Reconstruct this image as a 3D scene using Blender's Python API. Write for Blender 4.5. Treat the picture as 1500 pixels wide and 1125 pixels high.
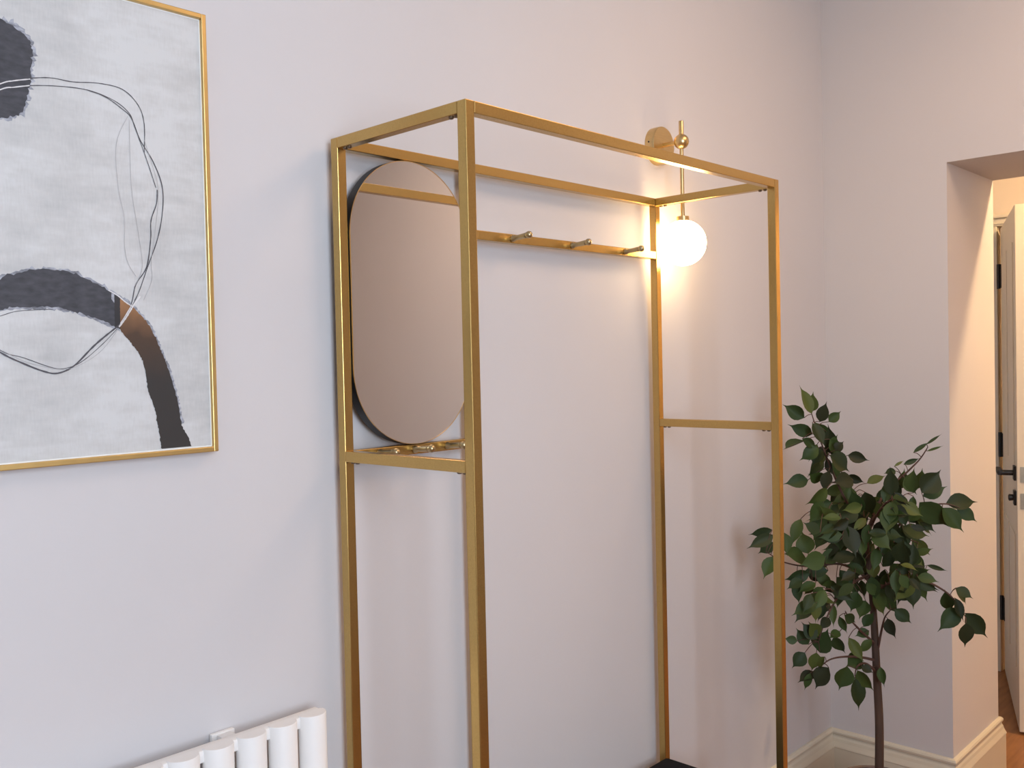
import bpy, bmesh, math, random
from mathutils import Vector, Matrix
from mathutils.geometry import tessellate_polygon

scene = bpy.context.scene
for o in list(bpy.data.objects):
    bpy.data.objects.remove(o)

# ------------------------------------------------------------------ camera
FPX = 1374.14
CAM = Vector((0.0, -1.3422, 1.40))
FWD = Vector((0.72591997, 0.68737374, -0.02361211))
RGT = Vector((0.6870057, -0.72630388, -0.02249087))
UPV = Vector((0.0326092, -0.000104917, 0.999468173))
cam_data = bpy.data.cameras.new('camera')
cam = bpy.data.objects.new('camera', cam_data)
scene.collection.objects.link(cam)
cam_data.sensor_width = 36.0
cam_data.lens = FPX * 36.0 / 1500.0
cam_data.clip_start = 0.02
cam.matrix_world = Matrix(((RGT.x, UPV.x, -FWD.x, CAM.x), (RGT.y, UPV.y, -FWD.y, CAM.y),
                           (RGT.z, UPV.z, -FWD.z, CAM.z), (0, 0, 0, 1)))
scene.camera = cam

# ------------------------------------------------------------------ world, lights, exposure
vs = scene.view_settings
vs.view_transform = 'Standard'; vs.look = 'None'; vs.gamma = 1.0
vs.use_curve_mapping = False
vs.exposure = -0.06
world = bpy.data.worlds.new('world'); scene.world = world
world.use_nodes = True
world.node_tree.nodes['Background'].inputs[0].default_value = (0.72, 0.82, 1.0, 1)
world.node_tree.nodes['Background'].inputs[1].default_value = 1.0

def area_light(name, loc, direction, sx, sy, power, color):
    d = bpy.data.lights.new(name, 'AREA'); d.shape = 'RECTANGLE'; d.size = sx; d.size_y = sy
    d.energy = power; d.color = color
    o = bpy.data.objects.new(name, d); scene.collection.objects.link(o)
    o.location = loc; o.rotation_euler = Vector(direction).to_track_quat('-Z', 'Y').to_euler()
    return o
# daylight standing outside the tall window of the wall behind the camera
area_light('window_daylight', (0.0, -2.92, 1.75), (0, 1, -0.06), 1.2, 1.6, 89.0, (0.72, 0.84, 0.98))

# ------------------------------------------------------------------ helpers
def link(o, parent=None):
    scene.collection.objects.link(o)
    if parent is not None:
        o.parent = parent
    return o

def obj(name, bm, mat, parent=None, smooth=False):
    me = bpy.data.meshes.new(name)
    bmesh.ops.recalc_face_normals(bm, faces=bm.faces[:])
    bm.to_mesh(me); bm.free()
    if smooth:
        for p in me.polygons: p.use_smooth = True
    if mat is not None: me.materials.append(mat)
    return link(bpy.data.objects.new(name, me), parent)

def smooth_by_angle(o, deg=40):
    me = o.data
    for p in me.polygons: p.use_smooth = True
    me.set_sharp_from_angle(angle=math.radians(deg))
    return o

def empty(name, loc=(0, 0, 0)):
    e = bpy.data.objects.new(name, None); e.empty_display_size = 0.05
    scene.collection.objects.link(e); e.location = loc
    return e

def tag(o, label=None, cat=None, group=None, kind=None):
    if label: o['label'] = label
    if cat: o['category'] = cat
    if group: o['group'] = group
    if kind: o['kind'] = kind
    return o

def shift(o):
    """keep world placement for a child of an empty standing away from the origin"""
    o.matrix_parent_inverse = Matrix.Translation(-Vector(o.parent.location))
    return o

def box(bm, x0, x1, y0, y1, z0, z1, bevel=0.0, seg=2):
    vs_ = [bm.verts.new((x, y, z)) for x in (x0, x1) for y in (y0, y1) for z in (z0, z1)]
    idx = [(0, 1, 3, 2), (4, 6, 7, 5), (0, 4, 5, 1), (2, 3, 7, 6), (0, 2, 6, 4), (1, 5, 7, 3)]
    fs = [bm.faces.new([vs_[i] for i in f]) for f in idx]
    if bevel:
        es = list({e for f in fs for e in f.edges})
        bmesh.ops.bevel(bm, geom=es, offset=bevel, segments=seg, profile=0.5, affect='EDGES')
    return bm

def boxobj(name, dims, mat, parent=None, bevel=0.0, seg=2):
    bm = bmesh.new(); box(bm, *dims, bevel=bevel, seg=seg)
    o = obj(name, bm, mat, parent)
    if bevel > 0.003: smooth_by_angle(o, 50)
    return o

def lathe(bm, prof, origin, axis=(0, 0, 1), n=32, cap=True):
    """prof: list of (radius, height along axis)"""
    ax = Vector(axis).normalized()
    q = Vector((0, 0, 1)).rotation_difference(ax)
    rings = []
    for r, h in prof:
        if r < 1e-6:
            rings.append([bm.verts.new(Vector(origin) + q @ Vector((0, 0, h)))])
        else:
            rings.append([bm.verts.new(Vector(origin) + q @ Vector((r * math.cos(2 * math.pi * k / n), r * math.sin(2 * math.pi * k / n), h))) for k in range(n)])
    for a, b in zip(rings, rings[1:]):
        for k in range(n):
            k2 = (k + 1) % n
            if len(a) == 1 and len(b) == 1: continue
            if len(a) == 1: bm.faces.new((a[0], b[k], b[k2]))
            elif len(b) == 1: bm.faces.new((a[k], b[0], a[k2]))
            else: bm.faces.new((a[k], b[k], b[k2], a[k2]))
    if cap:
        for rg in (rings[0], rings[-1]):
            if len(rg) > 1: bm.faces.new(rg)
    return bm

def tube(bm, pts, radii, n=8):
    pts = [Vector(p) for p in pts]
    if not hasattr(radii, '__len__'): radii = [radii] * len(pts)
    rings = []
    prev = None
    for i, p in enumerate(pts):
        t = (pts[min(i + 1, len(pts) - 1)] - pts[max(i - 1, 0)]).normalized()
        a = prev if prev is not None else (Vector((0, 0, 1)) if abs(t.z) < 0.9 else Vector((1, 0, 0)))
        u = (a - t * a.dot(t)).normalized(); prev = u
        w = t.cross(u)
        rings.append([bm.verts.new(p + (u * math.cos(2 * math.pi * k / n) + w * math.sin(2 * math.pi * k / n)) * radii[i]) for k in range(n)])
    for a, b in zip(rings, rings[1:]):
        for k in range(n):
            bm.faces.new((a[k], a[(k + 1) % n], b[(k + 1) % n], b[k]))
    bm.faces.new(rings[0][::-1]); bm.faces.new(rings[-1])
    return bm

def spline(pts, sub=6):
    """Catmull-Rom through points"""
    pts = [Vector(p) for p in pts]
    out = []
    for i in range(len(pts) - 1):
        p0 = pts[max(i - 1, 0)]; p1 = pts[i]; p2 = pts[i + 1]; p3 = pts[min(i + 2, len(pts) - 1)]
        for k in range(sub):
            t = k / sub
            out.append(0.5 * ((2 * p1) + (p2 - p0) * t + (2 * p0 - 5 * p1 + 4 * p2 - p3) * t * t + (-p0 + 3 * p1 - 3 * p2 + p3) * t ** 3))
    out.append(pts[-1])
    return out

def ray(px, py):
    return FWD * FPX + RGT * (px - 750.0) - UPV * (py - 562.5)
def on_y(px, py, y):
    d = ray(px, py); return CAM + d * ((y - CAM.y) / d.y)
def at_depth(px, py, depth):
    return CAM + ray(px, py) * (depth / FPX)

# ------------------------------------------------------------------ materials
def nodes(name):
    m = bpy.data.materials.new(name); m.use_nodes = True
    nt = m.node_tree; return m, nt, nt.nodes['Principled BSDF']

def mat(name, color, rough=0.5, metal=0.0, noise=0.0, scale=20.0, bump=0.0, bscale=200.0, stretch=None, coat=0.0, spec=0.5):
    m, nt, b = nodes(name)
    b.inputs['Roughness'].default_value = rough
    b.inputs['Metallic'].default_value = metal
    b.inputs['Specular IOR Level'].default_value = spec
    b.inputs['Coat Weight'].default_value = coat
    tc = nt.nodes.new('ShaderNodeTexCoord'); mp = nt.nodes.new('ShaderNodeMapping')
    nt.links.new(tc.outputs['Object'], mp.inputs['Vector'])
    if stretch: mp.inputs['Scale'].default_value = stretch
    n = nt.nodes.new('ShaderNodeTexNoise'); n.inputs['Scale'].default_value = scale; n.inputs['Detail'].default_value = 4
    nt.links.new(mp.outputs['Vector'], n.inputs['Vector'])
    r = nt.nodes.new('ShaderNodeValToRGB')
    r.color_ramp.elements[0].position = 0.3; r.color_ramp.elements[1].position = 0.7
    lo = [max(0, c * (1 - noise)) for c in color]; hi = [min(1, c * (1 + noise)) for c in color]
    r.color_ramp.elements[0].color = (*lo, 1); r.color_ramp.elements[1].color = (*hi, 1)
    nt.links.new(n.outputs['Fac'], r.inputs['Fac']); nt.links.new(r.outputs['Color'], b.inputs['Base Color'])
    if bump:
        n2 = nt.nodes.new('ShaderNodeTexNoise'); n2.inputs['Scale'].default_value = bscale; n2.inputs['Detail'].default_value = 3
        nt.links.new(mp.outputs['Vector'], n2.inputs['Vector'])
        bp = nt.nodes.new('ShaderNodeBump'); bp.inputs['Strength'].default_value = bump; bp.inputs['Distance'].default_value = 0.002
        nt.links.new(n2.outputs['Fac'], bp.inputs['Height']); nt.links.new(bp.outputs['Normal'], b.inputs['Normal'])
    return m

M = {}
M['wall'] = mat('wall_paint', (0.60, 0.575, 0.58), 0.75, noise=0.012, scale=3, bump=0.05, bscale=160)
M['hallwall'] = mat('hall_paint', (0.68, 0.60, 0.50), 0.75, noise=0.012, scale=3, bump=0.05, bscale=160)
M['ceiling'] = mat('ceiling_paint', (0.78, 0.77, 0.75), 0.8, noise=0.01, scale=3)
M['trim'] = mat('trim_gloss', (0.64, 0.59, 0.48), 0.35, noise=0.015, scale=6)
M['doorpaint'] = mat('door_paint', (0.76, 0.70, 0.58), 0.4, noise=0.015, scale=5)
M['gold'] = mat('champagne_gold_metal', (0.55, 0.365, 0.128), 0.27, metal=0.95, noise=0.08, scale=420, bump=0.02, bscale=900)
M['brass'] = mat('brushed_brass', (0.66, 0.47, 0.22), 0.30, metal=1.0, noise=0.05, scale=60, stretch=(1, 1, 12), bump=0.03, bscale=300)
M['hookmetal'] = mat('hook_brass', (0.46, 0.36, 0.20), 0.30, metal=0.9, noise=0.05, scale=80)
M['black'] = mat('black_metal', (0.012, 0.012, 0.013), 0.45, noise=0.1, scale=60)
M['screw'] = mat('screw_steel', (0.16, 0.12, 0.09), 0.4, metal=0.8, noise=0.1, scale=200)
M['steel'] = mat('latch_steel', (0.42, 0.38, 0.30), 0.35, metal=0.8, noise=0.05, scale=100)
M['glassmirror'] = mat('mirror_silvering', (0.97, 0.94, 0.89), 0.015, metal=1.0, noise=0.0)
M['radiator'] = mat('radiator_enamel', (0.82, 0.80, 0.78), 0.5, noise=0.01, scale=8, spec=0.3)
M['cushion'] = mat('black_leatherette', (0.005, 0.006, 0.009), 0.8, noise=0.2, scale=80, bump=0.2, bscale=400, spec=0.2)
M['trunk'] = mat('ficus_bark', (0.066, 0.036, 0.023), 0.8, noise=0.35, scale=40, stretch=(1, 1, 0.2), bump=0.4, bscale=120)
M['twig'] = mat('ficus_twig', (0.085, 0.040, 0.028), 0.7, noise=0.3, scale=60)
M['pot'] = mat('pot_ceramic', (0.10, 0.07, 0.07), 0.6, noise=0.15, scale=30)
M['soil'] = mat('pot_moss', (0.05, 0.035, 0.02), 0.95, noise=0.5, scale=80, bump=0.8, bscale=120)
M['windowtrim'] = mat('window_paint', (0.8, 0.8, 0.78), 0.4, noise=0.01)

def leaf_material():
    m, nt, b = nodes('ficus_leaf')
    b.inputs['Roughness'].default_value = 0.55; b.inputs['Specular IOR Level'].default_value = 0.3
    oi = nt.nodes.new('ShaderNodeObjectInfo')
    r = nt.nodes.new('ShaderNodeValToRGB')
    cr = r.color_ramp
    cr.elements[0].position = 0.0; cr.elements[0].color = (0.017, 0.020, 0.006, 1)
    cr.elements[1].position = 1.0; cr.elements[1].color = (0.105, 0.120, 0.026, 1)
    e = cr.elements.new(0.45); e.color = (0.027, 0.050, 0.012, 1)
    e = cr.elements.new(0.85); e.color = (0.046, 0.076, 0.015, 1)
    nt.links.new(oi.outputs['Random'], r.inputs['Fac'])
    tc = nt.nodes.new('ShaderNodeTexCoord')
    n = nt.nodes.new('ShaderNodeTexNoise'); n.inputs['Scale'].default_value = 5; n.inputs['Detail'].default_value = 3
    nt.links.new(tc.outputs['Object'], n.inputs['Vector'])
    mx = nt.nodes.new('ShaderNodeMix'); mx.data_type = 'RGBA'; mx.blend_type = 'MULTIPLY'
    mx.inputs['Factor'].default_value = 0.5
    nt.links.new(r.outputs['Color'], mx.inputs['A']); nt.links.new(n.outputs['Color'], mx.inputs['B'])
    geo = nt.nodes.new('ShaderNodeNewGeometry')
    mx2 = nt.nodes.new('ShaderNodeMix'); mx2.data_type = 'RGBA'
    nt.links.new(geo.outputs['Backfacing'], mx2.inputs['Factor'])
    nt.links.new(r.outputs['Color'], mx2.inputs['A'])
    mx2.inputs['B'].default_value = (0.060, 0.068, 0.028, 1)
    nt.links.new(mx2.outputs['Result'], b.inputs['Base Color'])
    return m
M['leaf'] = leaf_material()

def wood_material():
    m, nt, b = nodes('oak_floor')
    b.inputs['Roughness'].default_value = 0.38
    tc = nt.nodes.new('ShaderNodeTexCoord'); mp = nt.nodes.new('ShaderNodeMapping'); mp.inputs['Scale'].default_value = (6, 60, 1)
    nt.links.new(tc.outputs['Object'], mp.inputs['Vector'])
    n = nt.nodes.new('ShaderNodeTexNoise'); n.inputs['Scale'].default_value = 1.0; n.inputs['Detail'].default_value = 6
    nt.links.new(mp.outputs['Vector'], n.inputs['Vector'])
    r = nt.nodes.new('ShaderNodeValToRGB')
    r.color_ramp.elements[0].position = 0.3; r.color_ramp.elements[0].color = (0.22, 0.095, 0.035, 1)
    r.color_ramp.elements[1].position = 0.75; r.color_ramp.elements[1].color = (0.38, 0.18, 0.07, 1)
    nt.links.new(n.outputs['Fac'], r.inputs['Fac']); nt.links.new(r.outputs['Color'], b.inputs['Base Color'])
    return m
M['wood'] = wood_material()

def emit(name, color, strength):
    m, nt, b = nodes(name)
    b.inputs['Base Color'].default_value = (*color, 1); b.inputs['Roughness'].default_value = 0.3
    b.inputs['Emission Color'].default_value = (*color, 1); b.inputs['Emission Strength'].default_value = strength
    return m

# ------------------------------------------------------------------ the room
XR = 2.8888; TH = 0.4299; X2 = XR + TH; YD = -0.3785; ZD = 1.9551
XL = -1.75; YF = -2.7; ZC = 2.72; YD2 = -1.28
XH = 4.4154; YH0 = 0.75; YH1 = -2.3; ZH = 2.50

def structure(name, boxes, m):
    bm = bmesh.new()
    for b in boxes: box(bm, *b)
    return tag(obj(name, bm, m), kind='structure')

structure('wall_back', [(XL - 0.1, XR, 0.0, 0.12, 0, ZC)], M['wall'])
structure('wall_right', [(XR, X2, YD, 0.12, 0, ZC), (XR, X2, YD2, YD, ZD, ZC), (XR, X2, YF - 0.1, YD2, 0, ZC)], M['wall'])
WX0, WX1, WZ0, WZ1 = -0.62, 0.62, 0.85, 2.5
structure('wall_front', [(XL - 0.1, WX0, YF - 0.15, YF, 0, ZC), (WX1, XR, YF - 0.15, YF, 0, ZC),
                         (WX0, WX1, YF - 0.15, YF, 0, WZ0), (WX0, WX1, YF - 0.15, YF, WZ1, ZC)], M['wall'])
structure('wall_left', [(XL - 0.1, XL, YF, 0, 0, ZC)], M['wall'])
structure('floor', [(XL - 0.1, XH + 1.2, YF - 0.1, 1.0, -0.08, 0.0)], M['wood'])
structure('ceiling', [(XL - 0.15, X2, YF - 0.12, 0.12, ZC, ZC + 0.1)], M['ceiling'])

# sash window in the wall behind the camera (out of view, it lets the daylight in)
win = empty('window_1', ((WX0 + WX1) / 2, YF - 0.08, WZ0)); tag(win, kind='structure')
def wpart(name, d): shift(boxobj(name, d, M['windowtrim'], win, bevel=0.004))
wy0, wy1 = YF - 0.11, YF - 0.05
wm = (WX0 + WX1) / 2
wpart('window_frame', (WX0, WX0 + 0.06, wy0, wy1, WZ0, WZ1)); wpart('window_frame', (WX1 - 0.06, WX1, wy0, wy1, WZ0, WZ1))
wpart('window_frame', (WX0 + 0.06, WX1 - 0.06, wy0, wy1, WZ0, WZ0 + 0.06)); wpart('window_frame', (WX0 + 0.06, WX1 - 0.06, wy0, wy1, WZ1 - 0.06, WZ1))
wpart('meeting_rail', (WX0 + 0.06, WX1 - 0.06, wy0, wy1, 1.65, 1.70))
wpart('glazing_bar', (wm - 0.012, wm + 0.012, wy0 + 0.015, wy1 - 0.015, WZ0 + 0.06, 1.65))
wpart('glazing_bar', (wm - 0.012, wm + 0.012, wy0 + 0.015, wy1 - 0.015, 1.70, WZ1 - 0.06))
wpart('window_sill', (WX0 - 0.05, WX1 + 0.05, YF - 0.05, YF + 0.09, WZ0 - 0.03, WZ0))

# hall beyond the doorway
structure('wall_hall_left', [(X2, XH + 1.2, YH0, YH0 + 0.1, 0, ZC)], M['hallwall'])
structure('wall_hall_right', [(X2, XH + 1.2, YH1 - 0.1, YH1, 0, ZC)], M['hallwall'])
structure('ceiling_hall', [(X2, XH + 1.3, YH1, YH0, ZH, ZH + 0.1)], M['ceiling'])
HY = -0.0946; DW = 0.735; DH = 1.925
structure('wall_hall_far', [(XH, XH + 0.12, HY + 0.015, YH0, 0, ZH), (XH, XH + 0.12, YH1, HY - DW - 0.02, 0, ZH),
                            (XH, XH + 0.12, HY - DW - 0.02, HY + 0.015, DH + 0.012, ZH)], M['hallwall'])
structure('wall_beyond', [(XH + 1.1, XH + 1.2, YH1, YH0, 0, ZH)], M['hallwall'])

# skirting boards, one mitred run
PROF = [(0.0, 0.192), (0.005, 0.192), (0.010, 0.189), (0.0125, 0.184), (0.0115, 0.178), (0.008, 0.174), (0.0085, 0.169),
        (0.0115, 0.163), (0.0135, 0.154), (0.0165, 0.146), (0.0185, 0.141), (0.0195, 0.137), (0.0180, 0.134), (0.0180, 0.0)]
PATH = [(XL, 0.0), (XR, 0.0), (XR, YD), (X2, YD), (X2, YH0)]
SK_NAMES = ['baseboard_back', 'baseboard_right', 'baseboard_doorway', 'baseboard_hall']
def offset_pt(i, d):
    p = Vector(PATH[i]); ns = []
    for a, b in ((i - 1, i), (i, i + 1)):
        if a < 0 or b >= len(PATH): continue
        t = (Vector(PATH[b]) - Vector(PATH[a])).normalized(); ns.append(Vector((t.y, -t.x)))
    if len(ns) == 1: return p + ns[0] * d
    return p + (ns[0] + ns[1]) * d / (1 + ns[0].dot(ns[1]))
for i, nm in enumerate(SK_NAMES):
    bm = bmesh.new(); rings = []
    for j in (i, i + 1):
        rings.append([bm.verts.new((*offset_pt(j, d), z)) for d, z in PROF] + [bm.verts.new((*PATH[j], 0.0))])
    n = len(rings[0])
    for k in range(n):
        bm.faces.new((rings[0][k], rings[0][(k + 1) % n], rings[1][(k + 1) % n], rings[1][k]))
    bm.faces.new(rings[0]); bm.faces.new(rings[1][::-1])
    tag(obj(nm, bm, M['trim']), kind='structure')
structure('baseboard_front_right', [(XR - 0.02, XR, YF, YD2, 0, 0.185)], M['trim'])

# door casing of the far door
bm = bmesh.new()
def casing(bm, y0, y1, z0, z1, horiz=False):
    box(bm, XH - 0.018, XH, y0, y1, z0, z1, bevel=0.003)
casing(bm, HY + 0.0155, HY + 0.10, 0, DH + 0.012)
casing(bm, HY - DW - 0.10, HY - DW - 0.0205, 0, DH + 0.012)
box(bm, XH - 0.026, XH, HY + 0.075, HY + 0.10, 0, DH + 0.012, bevel=0.004)
tag(obj('trim_1', bm, M['trim']), kind='structure')
bm = bmesh.new()
box(bm, XH - 0.020, XH, HY - DW - 0.10, HY + 0.10, DH + 0.012, DH + 0.045, bevel=0.003)
box(bm, XH - 0.034, XH, HY - DW - 0.115, HY + 0.115, DH + 0.045, DH + 0.062, bevel=0.006)
box(bm, XH - 0.026, XH, HY - DW - 0.108, HY + 0.108, DH + 0.018, DH + 0.030, bevel=0.005)
tag(obj('trim_2', bm, M['trim']), kind='structure')

# the open hall door: hinge at (XH, HY), latch edge towards the camera
door = empty('door_1', (XH - 0.022, HY, 0.0)); tag(door, kind='structure')
LATCH = Vector((3.7063, -0.3368))
dv = (LATCH - Vector((XH - 0.022, HY))); dlen = dv.length
door.rotation_euler.z = math.atan2(dv.y, dv.x)      # local +x runs from hinge to latch edge
# local -y is the face seen obliquely (hall face); leaf lies at local y 0..0.04
bm = bmesh.new()
TL = 0.04
box(bm, 0.003, dlen, 0.0, TL, 0.012, DH, bevel=0.002)
leaf_o = obj('door_leaf', bm, M['doorpaint'], door)
for (z0, z1) in ((0.22, 0.72), (0.98, 1.80)):
    for (x0, x1) in ((0.10, 0.335), (0.40, 0.635)):
        bm = bmesh.new(); box(bm, x0, x1, -0.003, 0.0, z0, z1, bevel=0.002)
        obj('door_panel', bm, M['doorpaint'], door)
for z in (0.285, 0.995, 1.72):
    bm = bmesh.new()
    lathe(bm, [(0.0075, -0.053), (0.0075, 0.053)], (0.0, -0.009, z), n=12)
    box(bm, 0.0, 0.032, -0.0035, 0.0, z - 0.05, z + 0.05)
    obj('hinge', bm, M['black'], door)
def lever(side):
    s = -1 if side == 0 else 1
    y0 = 0.0 if side == 0 else TL
    bm = bmesh.new()
    box(bm, dlen - 0.085, dlen - 0.033, min(y0, y0 + s * 0.008), max(y0, y0 + s * 0.008), 0.925, 0.977, bevel=0.001)
    lathe(bm, [(0.010, 0), (0.010, 0.05)], (dlen - 0.059, y0, 0.951), axis=(0, s, 0), n=12)
    box(bm, dlen - 0.175, dlen - 0.05, min(y0 + s * 0.042, y0 + s * 0.06), max(y0 + s * 0.042, y0 + s * 0.06), 0.942, 0.960, bevel=0.003)
    obj('door_handle', bm, M['black'], door)
    bm = bmesh.new()
    box(bm, dlen - 0.085, dlen - 0.033, min(y0, y0 + s * 0.008), max(y0, y0 + s * 0.008), 0.834, 0.886, bevel=0.001)
    lathe(bm, [(0.010, 0), (0.013, 0.022), (0.008, 0.025)], (dlen - 0.059, y0, 0.860), axis=(0, s, 0), n=12)
    obj('thumb_turn', bm, M['black'], door)
lever(0); lever(1)
for zc in (0.951, 0.855):
    bm = bmesh.new(); box(bm, dlen, dlen + 0.0015, 0.010, 0.031, zc - 0.028, zc + 0.028); obj('latch_plate', bm, M['steel'], door)

# ------------------------------------------------------------------ ceiling lamps out of view, placed to suit shadows and tint
def ceiling_lamp(label, loc, radius, strength, color, zc):
    e = empty('ceiling_lamp', (loc[0], loc[1], zc)); tag(e, label, 'ceiling lamp')
    bm = bmesh.new(); lathe(bm, [(radius + 0.02, 0.0), (radius + 0.02, -0.03), (radius, -0.035), (radius, -0.03)], (0, 0, 0), n=40, cap=False)
    smooth_by_angle(obj('lamp_base', bm, M['ceiling'], e), 40)
    bm = bmesh.new(); lathe(bm, [(radius, -0.030), (radius * 0.97, -0.05), (radius * 0.8, -0.07), (radius * 0.45, -0.082), (0, -0.086)], (0, 0, 0), n=40, cap=False)
    obj('diffuser', bm, emit('diffuser_glow', color, strength), e, smooth=True)
ceiling_lamp('round opal ceiling lamp added out of view to warm the room', (2.05, -1.25), 0.48, 8.4, (1.0, 0.67, 0.43), ZC)  # unseen lamp, added and enlarged for warm soft light on the walls
ceiling_lamp('small round ceiling lamp in the hall beyond the doorway', (3.61, -1.22), 0.045, 1350.0, (1.0, 0.66, 0.34), ZH)

# ------------------------------------------------------------------ coat rack
xL, xR, S = 0.9603, 1.9122, 0.0184
yb, yB = -0.020, -0.0384
yF = -0.3517
H = 1.7862; Z1 = 1.2541; ZHK = 1.6582
xM0 = 1.2575; xM1 = xM0 + S
rack = empty('coat_rack', ((xL + xR) / 2, (yb + yF) / 2, 0))
tag(rack, 'tall gold metal coat rack with oval mirror, hooks and black seat against the wall', 'coat rack')
def rpart(name, d, m=None, bevel=0.0014):
    return shift(boxobj(name, d, m or M['gold'], rack, bevel=bevel, seg=2))
for px0, py0 in ((xL, yB), (xR - S, yB), (xL, yF), (xR - S, yF)):
    rpart('post', (px0, px0 + S, py0, py0 + S, 0.0, H))
rpart('post', (xM0, xM1, yB, yb, 0.3735, H - S))
e = 0.0
rails = [(xL + S, xR - S, yF, yF + S, H - S, H), (xL + S, xR - S, yB, yb, H - S, H),
         (xL, xL + S, yF + S, yB, H - S, H), (xR - S, xR, yF + S, yB, H - S, H),
         (xL, xL + S, yF + S, yB, Z1 - S, Z1), (xR - S, xR, yF + S, yB, Z1 - S, Z1),
         (xL + S, xR - S, yF, yF + S, 0.355, 0.355 + S), (xL + S, xR - S, yB, yb, 0.355, 0.355 + S),
         (xL, xL + S, yF + S, yB, 0.355, 0.355 + S), (xR - S, xR, yF + S, yB, 0.355, 0.355 + S)]
for r_ in rails: rpart('rail', r_)
hr1 = rpart('hook_rail', (xL + S, xM0, yB, yb, Z1 - S, Z1))
hr2 = rpart('hook_rail', (xM1, xR - S, yB, yb, ZHK - S, ZHK))
hook_me = None
def hook_mesh():
    bm = bmesh.new()
    lathe(bm, [(0.0068, 0.0), (0.0068, 0.003), (0.0048, 0.0045), (0.0052, 0.022), (0.0056, 0.036), (0.0056, 0.0375), (0.0046, 0.038), (0.0050, 0.039),
               (0.0066, 0.0415), (0.0074, 0.0452), (0.0064, 0.0492), (0.0036, 0.0518), (0, 0.0524)], (0, 0, 0), axis=(0, -1, 0), n=20)
    me = bpy.data.meshes.new('coat_hook'); bmesh.ops.recalc_face_normals(bm, faces=bm.faces[:]); bm.to_mesh(me); bm.free()
    for p in me.polygons: p.use_smooth = True
    me.materials.append(M['hookmetal']); return me
hook_me = hook_mesh()
for xs, zc, par in (((1.034, 1.1155, 1.1955), Z1 - S / 2, hr1), ((1.388, 1.5765, 1.769), ZHK - S / 2, hr2)):
    for x in xs:
        o = link(bpy.data.objects.new('coat_hook', hook_me), par)
        o.location = (x, yB, zc); o.rotation_euler.x = math.radians(-4)
# bolt heads under the joints
bm = bmesh.new(); lathe(bm, [(0.0042, 0), (0.0042, -0.0015), (0.003, -0.003), (0, -0.0034)], (0, 0, 0), n=10)
bolt_tmp = obj('bolt_head', bm, M['screw']); bolt_me = bolt_tmp.data; bpy.data.objects.remove(bolt_tmp)
for x, zb in ((xL + S / 2, H - S), (xR - S / 2, H - S), (xL + S / 2, Z1 - S), (xR - S / 2, Z1 - S)):
    for y in (yF + S + 0.010, yF + S + 0.022, yB - 0.010, yB - 0.022):
        o = link(bpy.data.objects.new('bolt_head', bolt_me), rack); shift(o); o.location = (x, y, zb)
# oval (stadium) mirror fitted in the back bay
mx0, mx1 = xL + S + 0.0006, xM0 - 0.0006
mzt, mzb = H - S - 0.0015, Z1 + 0.0005
mr = (mx1 - mx0) / 2; mcx = (mx0 + mx1) / 2
def stadium(r, n=40):
    pts = []
    for k in range(n + 1):
        a = math.pi * k / n; pts.append((mcx + r * math.cos(a), mzt - mr + r * math.sin(a)))
    for k in range(n + 1):
        a = math.pi + math.pi * k / n; pts.append((mcx + r * math.cos(a), mzb + mr + r * math.sin(a)))
    return pts
def band(name, loops, m, parent, close_last=True):
    bm = bmesh.new(); rings = [[bm.verts.new((x, y, z)) for x, z in stadium(r)] for r, y in loops]
    n = len(rings[0])
    for a, b in zip(rings, rings[1:]):
        for k in range(n): bm.faces.new((a[k], a[(k + 1) % n], b[(k + 1) % n], b[k]))
    if close_last: bm.faces.new(rings[-1])
    return bm
mf_y = yB - 0.004
bm = band('x', [(mr - 0.003, yb), (mr, yb), (mr, mf_y + 0.0012)], M['black'], rack, False)
bm.faces.new(list(bm.verts)[:82])
mirror_rim = shift(smooth_by_angle(obj('mirror_rim', bm, M['black'], rack), 40)); mirror_rim['label'] = 'black side of the oval mirror'
bm = band('x', [(mr, mf_y + 0.0012), (mr, mf_y), (mr - 0.0010, mf_y), (mr - 0.0010, mf_y + 0.0008)], M['brass'], rack, False)
o = smooth_by_angle(obj('mirror_edge', bm, M['brass'], mirror_rim), 40); o['label'] = 'thin brass edge of the oval mirror'
bm = bmesh.new(); bm.faces.new([bm.verts.new((x, mf_y + 0.0006, z)) for x, z in stadium(mr - 0.0010)][::-1])
o = obj('mirror_glass', bm, M['glassmirror'], mirror_rim); o['label'] = 'oval mirror glass'
# black padded seat
bm = bmesh.new(); box(bm, xL + S + 0.003, xR - S - 0.004, yF + S + 0.003, yB - 0.004, 0.3735, 0.4300, bevel=0.009, seg=4)
o = shift(smooth_by_angle(obj('seat_cushion', bm, M['cushion'], rack), 60)); o['label'] = 'black padded seat'

# ------------------------------------------------------------------ globe wall light
LX, LZ, LY = 1.955, 1.925, -0.0755
lamp = empty('wall_light', (LX, 0.0, LZ))
tag(lamp, 'brass wall light with glowing white glass globe above the coat rack', 'wall lamp')
def lobj(name, bm, m): return smooth_by_angle(obj(name, bm, m, lamp), 45)
bm = bmesh.new(); lathe(bm, [(0.046, 0.0), (0.046, 0.023), (0.0445, 0.025), (0, 0.025)], (0, 0, 0), axis=(0, -1, 0), n=48); bp_ = lobj('backplate', bm, M['brass'])
bm = bmesh.new(); lathe(bm, [(0.0022, 0), (0.0022, 0.0012), (0, 0.0014)], (-0.046, -0.012, 0.004), axis=(-1, 0, 0), n=10)
obj('grub_screw', bm, M['black'], bp_)
bm = bmesh.new(); lathe(bm, [(0.0052, 0.025), (0.0052, 0.0755)], (0, 0, 0), axis=(0, -1, 0), n=20); lobj('arm', bm, M['brass'])
bm = bmesh.new(); R_ = 0.0183
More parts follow.
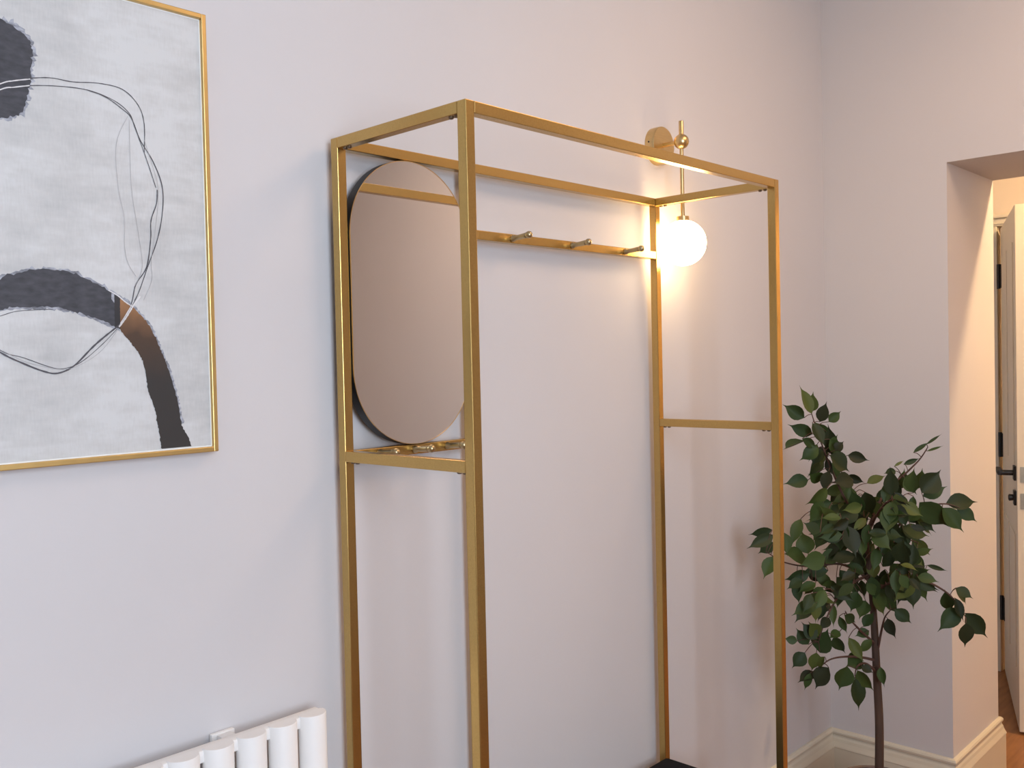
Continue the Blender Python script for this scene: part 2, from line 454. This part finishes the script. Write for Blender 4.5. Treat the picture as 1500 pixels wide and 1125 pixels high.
lathe(bm, [(R_ * math.sin(math.pi * k / 16), -R_ * math.cos(math.pi * k / 16)) for k in range(17)], (0, LY, 0), n=32, cap=False); lobj('ball_joint', bm, M['brass'])
bm = bmesh.new(); lathe(bm, [(0.0058, 0.0), (0.0058, 0.0485), (0.0050, 0.0500), (0, 0.0500)], (0, LY, 0), n=20); lobj('rod', bm, M['brass'])
bm = bmesh.new(); lathe(bm, [(0.0048, -0.183), (0.0048, 0.0)], (0, LY, 0), n=20); lobj('rod', bm, M['brass'])
GZ = -0.2455; GR = 0.0556
bm = bmesh.new(); lathe(bm, [(0.006, -0.180), (0.0155, -0.1815), (0.0155, -0.192), (0.0155, -0.196), (0, -0.196)], (0, LY, 0), n=28); lobj('globe_cap', bm, M['brass'])
bm = bmesh.new(); lathe(bm, [(GR * math.sin(math.pi * k / 24), -GR * math.cos(math.pi * k / 24)) for k in range(25)], (0, LY, GZ), n=40, cap=False)
g = obj('globe', bm, emit('globe_glow', (1.0, 0.70, 0.36), 22.0), lamp, smooth=True); g['label'] = 'glowing white glass globe'

# ------------------------------------------------------------------ radiator
rad = empty('radiator', (0.55, -0.06, 0.24))
tag(rad, 'white radiator with oval vertical columns below the framed print', 'radiator')
RT = 0.838; RB = 0.24; PITCH = 0.0557; RX1 = 0.8905; NCOL = 18
def rad_part(name, bm, ang=40): return shift(smooth_by_angle(obj(name, bm, M['radiator'], rad), ang))
bm = bmesh.new(); n = 28; cw, cd = 0.0246, 0.023
def column_ring(z, k=1.0): return [bm.verts.new((cw * k * math.cos(2 * math.pi * i / n), (cd * k if math.sin(2 * math.pi * i / n) < 0 else 0.009 * k) * math.sin(2 * math.pi * i / n), z)) for i in range(n)]
rings = [column_ring(RB, .96), column_ring(RB + .0015), column_ring(RT - .0015), column_ring(RT, .96)]
for a, b in zip(rings, rings[1:]):
    for k in range(n): bm.faces.new((a[k], a[(k + 1) % n], b[(k + 1) % n], b[k]))
bm.faces.new(rings[0][::-1]); bm.faces.new(rings[-1])
col0 = rad_part('column', bm); col0.location = (RX1 - cw, -0.056, 0)
for i in range(1, NCOL):
    c = shift(link(col0.copy(), rad)); c.location = (RX1 - cw - PITCH * i, -0.056, 0)
RX0 = RX1 - 2 * cw - PITCH * (NCOL - 1)
for z0, z1 in ((RT - 0.020, RT - 0.001), (RB + 0.001, RB + 0.020)):
    bm = bmesh.new(); box(bm, RX0 + 0.003, RX1 - 0.003, -0.060, -0.036, z0, z1, bevel=0.003); rad_part('header', bm)
for x in (0.735, RX0 + 0.15):
    bm = bmesh.new(); box(bm, x - 0.02, x + 0.02, -0.010, -0.001, RT - 0.16, RT - 0.004, bevel=0.002)
    box(bm, x - 0.012, x + 0.012, -0.036, -0.010, RT - 0.03, RT - 0.006, bevel=0.002)
    box(bm, x - 0.012, x + 0.012, -0.034, -0.010, RT - 0.15, RT - 0.12, bevel=0.002); rad_part('wall_bracket', bm)

# ------------------------------------------------------------------ framed print
AX1, AX0, AZ0, AZ1 = 0.7350, 0.2350, 1.2728, 1.9386
FW, FD = 0.0078, 0.022
art = empty('framed_print', ((AX0 + AX1) / 2, 0.0, AZ0))
tag(art, 'abstract black and grey brush stroke print in a thin gold frame', 'picture')
M['frame'] = mat('print_frame_gold', (0.62, 0.42, 0.16), 0.35, metal=0.75, noise=0.05, scale=40)
M['canvas_back'] = mat('backing_board', (0.3, 0.25, 0.2), 0.8, noise=0.1)
def apart(name, d, m, bevel=0.0012): return shift(boxobj(name, d, m, art, bevel=bevel))
apart('frame_side', (AX0, AX0 + FW, -FD, -0.001, AZ0, AZ1), M['frame']); apart('frame_side', (AX1 - FW, AX1, -FD, -0.001, AZ0, AZ1), M['frame'])
apart('frame_side', (AX0 + FW, AX1 - FW, -FD, -0.001, AZ0, AZ0 + FW), M['frame']); apart('frame_side', (AX0 + FW, AX1 - FW, -FD, -0.001, AZ1 - FW, AZ1), M['frame'])
def canvas_mat():
    m, nt, b = nodes('print_paper'); b.inputs['Roughness'].default_value = 0.6; b.inputs['Specular IOR Level'].default_value = 0.3
    tc = nt.nodes.new('ShaderNodeTexCoord'); cols = None
    mixes = []
    for sc, st in ((7, (1, 1, 1)), (26, (1, 1, 3)), (70, (6, 1, 1))):
        mp = nt.nodes.new('ShaderNodeMapping'); mp.inputs['Scale'].default_value = st; nt.links.new(tc.outputs['Object'], mp.inputs['Vector'])
        n = nt.nodes.new('ShaderNodeTexNoise'); n.inputs['Scale'].default_value = sc; n.inputs['Detail'].default_value = 5
        nt.links.new(mp.outputs['Vector'], n.inputs['Vector']); mixes.append(n)
    a = nt.nodes.new('ShaderNodeMath'); a.operation = 'MULTIPLY_ADD'; a.inputs[1].default_value = 0.5
    nt.links.new(mixes[1].outputs['Fac'], a.inputs[0]); nt.links.new(mixes[0].outputs['Fac'], a.inputs[2])
    c = nt.nodes.new('ShaderNodeMath'); c.operation = 'MULTIPLY_ADD'; c.inputs[1].default_value = 0.25
    nt.links.new(mixes[2].outputs['Fac'], c.inputs[0]); nt.links.new(a.outputs[0], c.inputs[2])
    r = nt.nodes.new('ShaderNodeValToRGB'); cr = r.color_ramp
    cr.elements[0].position = 0.55; cr.elements[0].color = (0.43, 0.43, 0.43, 1)
    cr.elements[1].position = 1.1; cr.elements[1].color = (0.60, 0.60, 0.60, 1)
    e_ = cr.elements.new(0.85); e_.color = (0.545, 0.54, 0.535, 1)
    nt.links.new(c.outputs[0], r.inputs['Fac']); nt.links.new(r.outputs['Color'], b.inputs['Base Color'])
    return m
PY = -0.0165
apart('mount_edge', (AX0 + FW, AX1 - FW, PY + 0.001, -0.004, AZ0 + FW, AZ1 - FW), mat('white_mount', (0.85, 0.85, 0.83), 0.6, noise=0.01), bevel=0)
apart('print_sheet', (AX0 + FW + 0.002, AX1 - FW - 0.002, PY, PY + 0.001, AZ0 + FW + 0.002, AZ1 - FW - 0.002), canvas_mat(), bevel=0)
sheet = [c for c in art.children if c.name.startswith('print_sheet')][0]
bx0, bx1, bz0, bz1 = AX0 + FW + 0.003, AX1 - FW - 0.003, AZ0 + FW + 0.003, AZ1 - FW - 0.003
rng = random.Random(5)
def clampxz(v): return (min(max(v.x, bx0), bx1), min(max(v.z, bz0), bz1))
def rough(pts, amp, sub=10):
    """closed outline with a ragged brush edge; pts in print coordinates (x, z)"""
    out = []
    n = len(pts)
    for i in range(n):
        a, b = Vector(pts[i]), Vector(pts[(i + 1) % n])
        t = (b - a); L = t.length
        k = max(1, int(L / 0.0022)); nrm = Vector((t.y, -t.x)).normalized() if L > 0 else Vector((0, 0))
        for j in range(k):
            out.append(a + t * (j / k) + nrm * rng.gauss(0, amp))
    return [(min(max(p.x, bx0), bx1), min(max(p.y, bz0), bz1)) for p in out]
def to_sheet(pxs): return [(v.x, v.z) for v in (on_y(a, b, PY) for a, b in pxs)]
layer = [0.0002]
def strip(name, A, B, amp, m):
    """brush stroke between two edge lines (print coordinates), ragged along both"""
    layer[0] += 0.00006
    bm = bmesh.new(); y = PY - layer[0]; n = 90
    def resample(P):
        P = spline([Vector((*p, 0)) for p in P], 8); d = [0]
        for a, b in zip(P, P[1:]): d.append(d[-1] + (b - a).length)
        out = []; j = 0
        for i in range(n + 1):
            t = d[-1] * i / n
            while j < len(P) - 2 and d[j + 1] < t: j += 1
            out.append(P[j].lerp(P[j + 1], (t - d[j]) / max(1e-9, d[j + 1] - d[j])))
        return out
    A, B = resample(A), resample(B)
    cl = lambda q: bm.verts.new((min(max(q.x, bx0), bx1), y, min(max(q.y, bz0), bz1)))
    va, vb = [], []
    for p, q in zip(A, B):
        u = (p - q).normalized(); va.append(cl(p + u * rng.gauss(0, amp))); vb.append(cl(q - u * rng.gauss(0, amp)))
    for i in range(n): bm.faces.new((va[i], va[i + 1], vb[i + 1], vb[i]))
    return obj(name, bm, m, sheet)
def patch(name, poly, m):
    layer[0] += 0.00006
    bm = bmesh.new(); y = PY - layer[0]
    vs_ = []
    for x, z in poly:
        if vs_ and (vs_[-1].co - Vector((x, y, z))).length < 1e-5: continue
        vs_.append(bm.verts.new((x, y, z)))
    for t in tessellate_polygon([[v.co for v in vs_]]):
        if len({*t}) == 3:
            bm.faces.new([vs_[i] for i in t])
    return obj(name, bm, m, sheet)
def ink_mat(name, c, noise=0.25, sc=60): return mat(name, c, 0.7, spec=0.25, noise=noise, scale=sc, stretch=(1, 1, 2.2))
M['ink'] = ink_mat('charcoal_ink', (0.066, 0.066, 0.076)); M['ink_soft'] = ink_mat('grey_wash', (0.30, 0.31, 0.35), 0.5, 90)
M['ink_white'] = ink_mat('white_wash', (0.66, 0.67, 0.70), 0.08)
M['line'] = mat('pen_line', (0.07, 0.065, 0.075), 0.5, noise=0.2); M['line_soft'] = mat('pen_line_soft', (0.36, 0.35, 0.36), 0.5, noise=0.2)
M['line_white'] = mat('pen_line_white', (0.62, 0.60, 0.60), 0.5, noise=0.1)
def brown_mat():
    m, nt, b = nodes('umber_ink'); b.inputs['Roughness'].default_value = 0.7; b.inputs['Specular IOR Level'].default_value = 0.25
    tc = nt.nodes.new('ShaderNodeTexCoord'); sp = nt.nodes.new('ShaderNodeSeparateXYZ'); nt.links.new(tc.outputs['Object'], sp.inputs['Vector'])
    n = nt.nodes.new('ShaderNodeTexNoise'); n.inputs['Scale'].default_value = 40; nt.links.new(tc.outputs['Object'], n.inputs['Vector'])
    ad = nt.nodes.new('ShaderNodeMath'); ad.operation = 'MULTIPLY_ADD'; ad.inputs[1].default_value = 0.03
    nt.links.new(n.outputs['Fac'], ad.inputs[0]); nt.links.new(sp.outputs['Z'], ad.inputs[2])
    mr_ = nt.nodes.new('ShaderNodeMapRange'); mr_.inputs['From Min'].default_value = 1.395; mr_.inputs['From Max'].default_value = 1.52
    nt.links.new(ad.outputs[0], mr_.inputs['Value'])
    r = nt.nodes.new('ShaderNodeValToRGB'); cr = r.color_ramp
    cr.elements[0].color = (0.045, 0.040, 0.038, 1); cr.elements[1].color = (0.36, 0.18, 0.085, 1)
    e_ = cr.elements.new(0.55); e_.color = (0.085, 0.052, 0.036, 1)
    nt.links.new(mr_.outputs[0], r.inputs['Fac']); nt.links.new(r.outputs['Color'], b.inputs['Base Color'])
    return m
M['brown'] = brown_mat()
blob = [(-70, 60), (-30, 34), (0, 28), (10, 32), (22, 40), (35, 50), (44, 63), (48, 78), (46, 95), (44, 110), (46, 120), (42, 133), (38, 150), (35, 162), (24, 170), (10, 173), (-30, 174), (-75, 160), (-90, 110)]
wash = [(-72, 55), (-30, 28), (2, 25), (18, 31), (34, 41), (46, 56), (53, 74), (51, 96), (49, 118), (45, 135), (41, 152), (37, 165), (24, 172), (8, 177), (-30, 178), (-78, 165), (-94, 110)]
patch('brush_stroke', rough(to_sheet(wash), 0.0016), M['ink_soft'])
patch('brush_stroke', rough(to_sheet(blob), 0.0009), M['ink'])
outer = [(-112, 540), (-82, 470), (-42, 425), (0, 407), (24, 400), (48, 395.5), (72, 394.5), (96, 396.5), (112, 401), (128, 409), (152, 421.6), (175, 437)]
inner = [(175, 482), (168, 478.5), (144, 468), (120, 460), (96, 453), (72, 449.6), (48, 450), (24, 450.4), (0, 455), (-30, 472), (-60, 507), (-84, 560)]
strip('brush_stroke', to_sheet([(x, y - 3) for x, y in outer]), to_sheet([(x, y + 3) for x, y in inner[::-1]]), 0.0014, M['ink_soft'])
strip('brush_stroke', to_sheet(outer), to_sheet(inner[::-1]), 0.0009, M['ink'])
bo = [(175, 437), (188, 446), (202, 457), (219, 478), (236, 513.6), (250, 552), (260, 588), (267, 624), (277, 643), (281, 664)]
bi = [(237, 664), (232, 629), (226, 597.6), (217, 573.6), (213, 545), (205, 521), (193, 504), (180, 488), (175, 482)]
strip('brush_stroke', to_sheet([(163, 427), (180, 435), (195, 446), (208, 460), (222, 478), (238, 512), (252, 549), (262, 586), (269, 620)]), to_sheet([(163, 440), (175, 450), (188, 462), (200, 475), (212, 490), (225, 525), (238, 560), (250, 590), (262, 622)]), 0.0010, M['ink_soft'])
strip('brush_stroke', to_sheet(bo), to_sheet(bi[::-1]), 0.0006, M['brown'])
patch('brush_stroke', rough(to_sheet([(167, 431), (175.5, 436), (176, 482), (168, 479)]), 0.0002), mat('black_ink', (0.022, 0.021, 0.024), 0.5, noise=0.2))
def ribbon(pxs, width, m, sub=6):
    pts = spline([Vector((*p, 0)) for p in to_sheet(pxs)], sub)
    lft, rgt = [], []
    for i, p in enumerate(pts):
        t = (pts[min(i + 1, len(pts) - 1)] - pts[max(i - 1, 0)]).normalized(); nn = Vector((-t.y, t.x, 0))
        w = width * (0.75 + 0.5 * rng.random()) / 2
        lft.append(p + nn * w); rgt.append(p - nn * w)
    layer[0] += 0.00002
    bm = bmesh.new(); y = PY - layer[0]
    cl = lambda q: bm.verts.new((min(max(q.x, bx0), bx1), y, min(max(q.y, bz0), bz1)))
    A = [cl(q) for q in lft]; B = [cl(q) for q in rgt]
    for i in range(len(A) - 1): bm.faces.new((A[i], A[i + 1], B[i + 1], B[i]))
    obj('pen_line', bm, m, sheet)
L1 = [(-60, 150), (0, 123), (32, 116), (72, 114), (106, 120), (144, 122), (179, 131), (202, 154), (211, 182), (211, 224)]
L2 = [(-60, 160), (0, 131), (32, 126), (80, 126), (128, 132), (166, 147), (189, 166), (197, 186), (211, 224), (221, 253), (228, 275)]
L3 = [(128, 132), (154, 142), (179, 160), (192, 173), (205, 205), (224, 237), (237, 272), (238, 307), (231, 348), (216, 391), (203, 428), (192.6, 448), (176, 475)]
L4 = [(230, 278), (229, 298), (221, 323), (220.5, 350), (214.5, 391), (199, 416), (194, 438), (190, 452)]
L5 = [(187, 170), (170, 211), (173, 275), (182, 320), (182, 358), (187, 385), (199, 405)]
L6 = [(189, 176), (192, 272), (202, 340), (208, 391), (196, 421)]
L8 = [(176, 475), (152, 494), (135, 509), (108, 536), (84.5, 546.7), (64, 544), (34, 532.5), (0, 516), (-50, 480)]
L9 = [(171, 482), (150, 504), (122, 528), (100, 538.5), (78, 539), (34, 524), (0, 513), (-50, 470)]
L10 = [(174, 480), (150, 512), (120, 533), (90, 541), (40, 531), (4, 514)]
L11 = [(211, 205), (222, 240), (231, 272), (231, 300), (226, 345), (221, 385), (222, 410), (210, 440)]
L12 = [(-20, 468), (0, 463), (24, 456), (60, 453.5), (78, 453)]
for pl, w, mm in ((L1, .0012, 'line'), (L2, .0011, 'line'), (L3, .0014, 'line'), (L4, .0015, 'line'), (L5, .0006, 'line_soft'), (L6, .0006, 'line_soft'),
                  (L8, .0022, 'line'), (L9, .0009, 'line'), (L10, .0006, 'line_soft'), (L11, .0006, 'line_soft'), (L12, .0008, 'line'),
                  ([(-60, 149), (0, 123), (20, 118.5), (44, 116)], .0014, 'line_white'), ([(-60, 159), (0, 131.5), (20, 128), (43, 125.5)], .0014, 'line_white'),
                  ([(205, 434), (196, 446), (190, 456), (183, 467), (174, 479)], .0022, 'line_white'), ([(196, 440), (188, 455), (176, 474)], .0014, 'line_white'),
                  ([(158, 425), (172, 433), (184, 443), (194, 449)], .0016, 'line_white')):
    ribbon(pl, w, M[mm])

# ------------------------------------------------------------------ ficus tree
ZT = 2.52                                     # distance of the trunk from the camera plane
plant = empty('potted_ficus', (2.5, -0.313, 0))
tag(plant, 'leafy green ficus tree with slim trunk in the room corner beside the doorway', 'plant')
def padd(name, bm, m, parent=None, smooth=True):
    o = obj(name, bm, m, parent or plant, smooth=smooth)
    o.matrix_parent_inverse = Matrix.Translation(-Vector(plant.location)); return o
bm = bmesh.new(); lathe(bm, [(0.080, 0), (0.085, 0.004), (0.108, 0.217), (0.110, 0.232), (0.107, 0.236), (0.102, 0.232), (0.098, 0.197)], (2.5, -0.313, 0), n=36, cap=True)
smooth_by_angle(padd('pot', bm, M['pot']), 40)
bm = bmesh.new(); lathe(bm, [(0.0995, 0.207), (0.06, 0.214), (0, 0.217)], (2.5, -0.313, 0), n=24, cap=False); padd('soil', bm, M['soil'])
def wp(px, py, off):
    d = ZT + off
    p = at_depth(px, py, d)
    while (p.y > -0.035 or p.x > 2.86) and d > 2.15:
        d -= 0.01; p = at_depth(px, py, d)
    return p
trunk_px = [(1287, 1150, 0), (1288, 1125, 0), (1288, 1060, 0), (1285, 1000, 0), (1282, 940, 0), (1279, 890, 0), (1274, 840, 0), (1268, 790, 0), (1262, 745, 0)]
tp = [Vector((2.5, -0.313, 0.20))] + spline([wp(*q) for q in trunk_px[1:]], 5)
bm = bmesh.new(); N = len(tp)
tube(bm, tp, [0.0115 - 0.0062 * (i / (N - 1)) ** 1.5 for i in range(N)], 12); padd('trunk', bm, M['trunk'])
BR = {  # px, py, depth offset
 'top_left': [(1266, 780, 0), (1240, 735, -.02), (1217, 685, -.04), (1200, 640, -.05), (1188, 603, -.05)],
 'top_right': [(1267, 785, 0), (1296, 722, .02), (1326, 694, .03), (1347, 673, .03), (1359, 655, .03)],
 'right': [(1272, 820, 0), (1318, 768, -.04), (1350, 745, -.07), (1382, 738, -.09), (1406, 744, -.10)],
 'left_long': [(1276, 855, 0), (1258, 838, -.02), (1228, 826, -.04), (1188, 830, -.06), (1150, 824, -.07), (1122, 808, -.08)],
 'low_right': [(1278, 868, 0), (1318, 848, -.05), (1352, 850, -.08), (1384, 866, -.10), (1402, 884, -.11), (1415, 905, -.11)],
 'mid_left': [(1274, 842, 0), (1247, 855, -.05), (1224, 880, -.08), (1208, 912, -.10), (1199, 940, -.10)],
 'low_left': [(1285, 968, 0), (1262, 963, -.02), (1236, 962, -.05), (1214, 967, -.07), (1195, 983, -.08)],
 'low_stem': [(1285, 985, 0), (1268, 972, -.02), (1256, 976, -.03), (1252, 990, -.03)],
 'side_stem': [(1285, 955, 0), (1290, 930, -.02), (1296, 905, -.03), (1305, 893, -.04)],
 'centre': [(1268, 790, 0), (1284, 755, -.08), (1300, 735, -.12), (1318, 730, -.14)],
 'centre_left': [(1268, 800, 0), (1242, 775, -.06), (1222, 755, -.09), (1195, 748, -.10)],
 'inner': [(1264, 760, 0), (1250, 725, .03), (1236, 700, .05), (1228, 678, .06)],
 'inner_low': [(1284, 945, 0), (1262, 925, -.03), (1246, 908, -.05), (1238, 895, -.06)],
 'back_fill': [(1272, 825, 0), (1296, 800, .05), (1322, 790, .08), (1345, 795, .09)],
}
br_pts = {k: spline([wp(*q) for q in v], 6) for k, v in BR.items()}
# leaf outlines read from the photograph: base x,y, tip x,y, width ratio, tint preference
LEAVES = [
 (1189,606,1170,564,.40),(1188,603,1191,574,.62),(1178,612,1146,592,.52),(1201,618,1211,588,.55),(1214,618,1232,602,.62),(1190,636,1154,622,.45),
 (1179,646,1147,660,.45),(1190,620,1208,655,.42),(1222,668,1213,620,.40),(1216,655,1228,636,.45),(1224,660,1236,646,.8),(1242,667,1274,675,.58),
 (1199,656,1171,674,.62),(1203,657,1190,683,.7),(1175,643,1197,657,.42),(1210,672,1221,697,.5),(1227,676,1241,688,.8),(1184,703,1148,708,.5),
 (1205,702,1184,695,.6),(1240,697,1267,707,.45),(1222,675,1226,704,.55),(1214,690,1206,722,.5),(1232,700,1250,722,.6),
 (1338,663,1362,647,.20),(1357,651,1380,635,.18),(1358,661,1383,653,.18),(1324,680,1348,671,.28),(1310,683,1325,674,.25),(1312,690,1294,694,.5),(1270,708,1299,695,.38),
 (1338,722,1337,684,.62),(1344,716,1352,686,.55),(1350,722,1378,688,.72),(1352,727,1388,712,.55),(1386,737,1434,734,.50),(1402,743,1432,765,.52),(1380,744,1411,780,.55),
 (1347,736,1391,773,.55),(1340,757,1366,784,.5),(1320,738,1352,757,.5),(1325,700,1343,725,.6),(1306,704,1318,735,.6),
 (1219,736,1194,745,.75),(1213,747,1181,756,.22),(1173,760,1158,800,.38),(1208,752,1189,793,.55),(1231,758,1232,812,.56),(1184,811,1174,777,.82),(1181,818,1148,810,.62),
 (1131,776,1096,784,.42),(1133,784,1093,804,.42),(1134,795,1110,811,.6),(1133,815,1118,849,.55),(1148,780,1153,815,.5),(1230,812,1196,820,.62),(1213,836,1172,838,.5),(1186,840,1148,850,.5),
 (1266,827,1257,799,.45),(1241,770,1255,818,.52),(1342,812,1367,803,.5),(1358,828,1389,837,.26),(1337,848,1376,865,.46),(1333,853,1339,893,.62),
 (1401,861,1426,877,.62),(1400,862,1418,886,.45),(1384,867,1391,898,.5),(1399,876,1411,911,.36),(1405,891,1374,925,.56),(1414,898,1446,934,.52),(1415,913,1414,949,.56),
 (1281,858,1321,901,.42),(1279,868,1298,903,.62),(1311,892,1336,914,.66),(1300,906,1313,936,.62),
 (1167,852,1171,886,.5),(1208,889,1179,896,.48),(1196,870,1183,884,.6),(1196,936,1174,911,.6),(1199,932,1185,911,.5),(1184,944,1166,920,.6),(1201,956,1214,920,.72),(1168,939,1148,935,.6),
 (1179,956,1160,979,.68),(1196,956,1189,984,.62),(1194,985,1168,1001,.5),(1187,986,1178,1012,.4),(1214,978,1192,1009,.66),(1241,976,1228,1011,.66),(1253,994,1260,1043,.46),(1256,982,1281,1012,.62),
 (1262,963,1239,977,.75),(1290,977,1296,1007,.45),(1273,924,1252,932,.62),(1277,937,1258,957,.5),(1237,901,1253,912,.6),(1229,903,1241,928,.42),(1222,932,1239,957,.62),(1243,934,1266,971,.4),
 (1262,976,1280,986,.7),(1265,918,1281,895,.55),(1256,867,1246,897,.82),(1220,884,1221,920,.28),(1214,880,1196,900,.55),(1205,860,1190,878,.6),(1230,858,1206,866,.6),(1190,858,1178,872,.6),
 (1215,905,1200,922,.5),(1236,866,1226,892,.55),(1250,845,1238,868,.6),(1176,850,1152,862,.6),(1300,880,1312,898,.6),(1268,880,1258,908,.6),(1230,925,1214,936,.5),(1208,962,1200,985,.6),
]
random.seed(11)
rl = random.Random(23)
# fuller middle of the crown
for cx, cy, rx, ry, cnt in ((1285, 775, 62, 48, 62), (1240, 735, 34, 36, 20), (1300, 835, 50, 30, 26), (1222, 790, 26, 34, 10), (1240, 840, 30, 20, 10), (1318, 735, 26, 22, 12), (1205, 655, 12, 28, 8), (1208, 868, 26, 20, 14), (1318, 835, 30, 22, 10), (1290, 745, 40, 22, 8)):
    for _ in range(cnt):
        a = rl.uniform(0, 2 * math.pi); q = math.sqrt(rl.random())
        bx_, by_ = cx + rx * q * math.cos(a), cy + ry * q * math.sin(a)
        ln = rl.uniform(26, 44); an = math.atan2(by_ - 770, bx_ - 1270) + rl.gauss(0, 0.8)
        LEAVES.append((bx_, by_, bx_ + ln * math.cos(an), by_ + abs(ln * math.sin(an)) * (1 if rl.random() < .75 else -1), rl.uniform(.38, .6)))
N_OUT = 118

def leaf_mesh(name, w, fold, curl, twist):
    """unit leaf: length 1 along +y, drip tip, folded along the midrib"""
    bm = bmesh.new()
    st = [(0.0, 0.02), (0.06, 0.30), (0.16, 0.72), (0.30, 0.98), (0.44, 1.0), (0.58, 0.86), (0.69, 0.60), (0.78, 0.30), (0.84, 0.13), (0.92, 0.05), (1.0, 0.012)]
    rows = []
    for t, k in st:
        hw = 0.5 * w * k
        zc = -curl * (t - 0.35) ** 2 * (1 if t > 0.35 else 0.4)
        tw = twist * t
        row = []
        for s in (-1, -0.5, 0, 0.5, 1):
            x = hw * s; z = abs(s) * hw * fold * (1.15 - 0.15 * abs(s))
            row.append(bm.verts.new((x * math.cos(tw) - z * math.sin(tw), t, zc + x * math.sin(tw) + z * math.cos(tw))))
        rows.append(row)
    for a, b in zip(rows, rows[1:]):
        for k in range(4): bm.faces.new((a[k], a[k + 1], b[k + 1], b[k]))
    me = bpy.data.meshes.new(name); bm.to_mesh(me); bm.free()
    for p in me.polygons: p.use_smooth = True
    me.materials.append(M['leaf']); return me
leaf_bank = {}
def get_leaf(w):
    key = (round(w / 0.08), rl.randrange(3))
    if key not in leaf_bank:
        leaf_bank[key] = leaf_mesh('leaf', key[0] * 0.08, (0.15, 0.3, 0.42)[key[1]], (0.10, 0.25, -0.08)[key[1]], (0.0, 0.25, -0.3)[key[1]])
    return leaf_bank[key]
leaf_jobs = {k: [] for k in BR}
petioles = {k: [] for k in BR}
allp = [(k, p) for k, v in br_pts.items() for p in v[3:]]
for i, (x0, y0, x1, y1, w) in enumerate(LEAVES):
    near = min(((k, p) for k, p in allp), key=lambda kp: ((lambda d: (750 + FPX * d.dot(RGT) / d.dot(FWD) - x0) ** 2 + (562.5 - FPX * d.dot(UPV) / d.dot(FWD) - y0) ** 2)(kp[1] - CAM)))
    k, p = near
    off = (p - CAM).dot(FWD) - ZT
    off += rl.gauss(0, 0.018) if i < N_OUT else rl.uniform(-0.11, 0.12)
    b0 = wp(x0, y0, off); t0 = wp(x1, y1, off + rl.uniform(-0.028, 0.014))
    yv = t0 - b0; L = yv.length; yv.normalize()
    view = (CAM - b0).normalized()
    nrm = view + Vector((0, 0, 1)) * rl.uniform(-0.05, 0.65) + Vector((rl.gauss(0, .32), rl.gauss(0, .32), rl.gauss(0, .32)))
    nrm = (nrm - yv * nrm.dot(yv)).normalized()
    face = max(0.35, abs(nrm.dot(view)))
    xv = yv.cross(nrm).normalized()
    mtx = Matrix(((xv.x, yv.x, nrm.x, b0.x), (xv.y, yv.y, nrm.y, b0.y), (xv.z, yv.z, nrm.z, b0.z), (0, 0, 0, 1))) @ Matrix.Scale(L, 4)
    leaf_jobs[k].append((get_leaf(min(0.9, w / face ** 0.5)), mtx))
    if (p - b0).length < 0.16: petioles[k].append((p, b0))
    else:
        q = min((pp for kk, pp in allp), key=lambda pp: (pp - b0).length); petioles[k].append((b0 + (q - b0) * min(1, 0.05 / (q - b0).length), b0))
for k, pts in br_pts.items():
    bm = bmesh.new(); n = len(pts)
    tube(bm, pts, [0.0042 - 0.0030 * i / (n - 1) for i in range(n)], 7)
    for a, b in petioles[k]:
        if (a - b).length > 0.002:
            mid = (a + b) / 2 + Vector((0, 0, 0.12 * (a - b).length))
            tube(bm, spline([a, mid, b], 3), 0.0010, 5)
    bo_ = padd('branch', bm, M['twig'])
    for me, mtx in leaf_jobs[k]:
        o = bpy.data.objects.new('leaf', me); link(o, bo_)
        o.matrix_basis = mtx
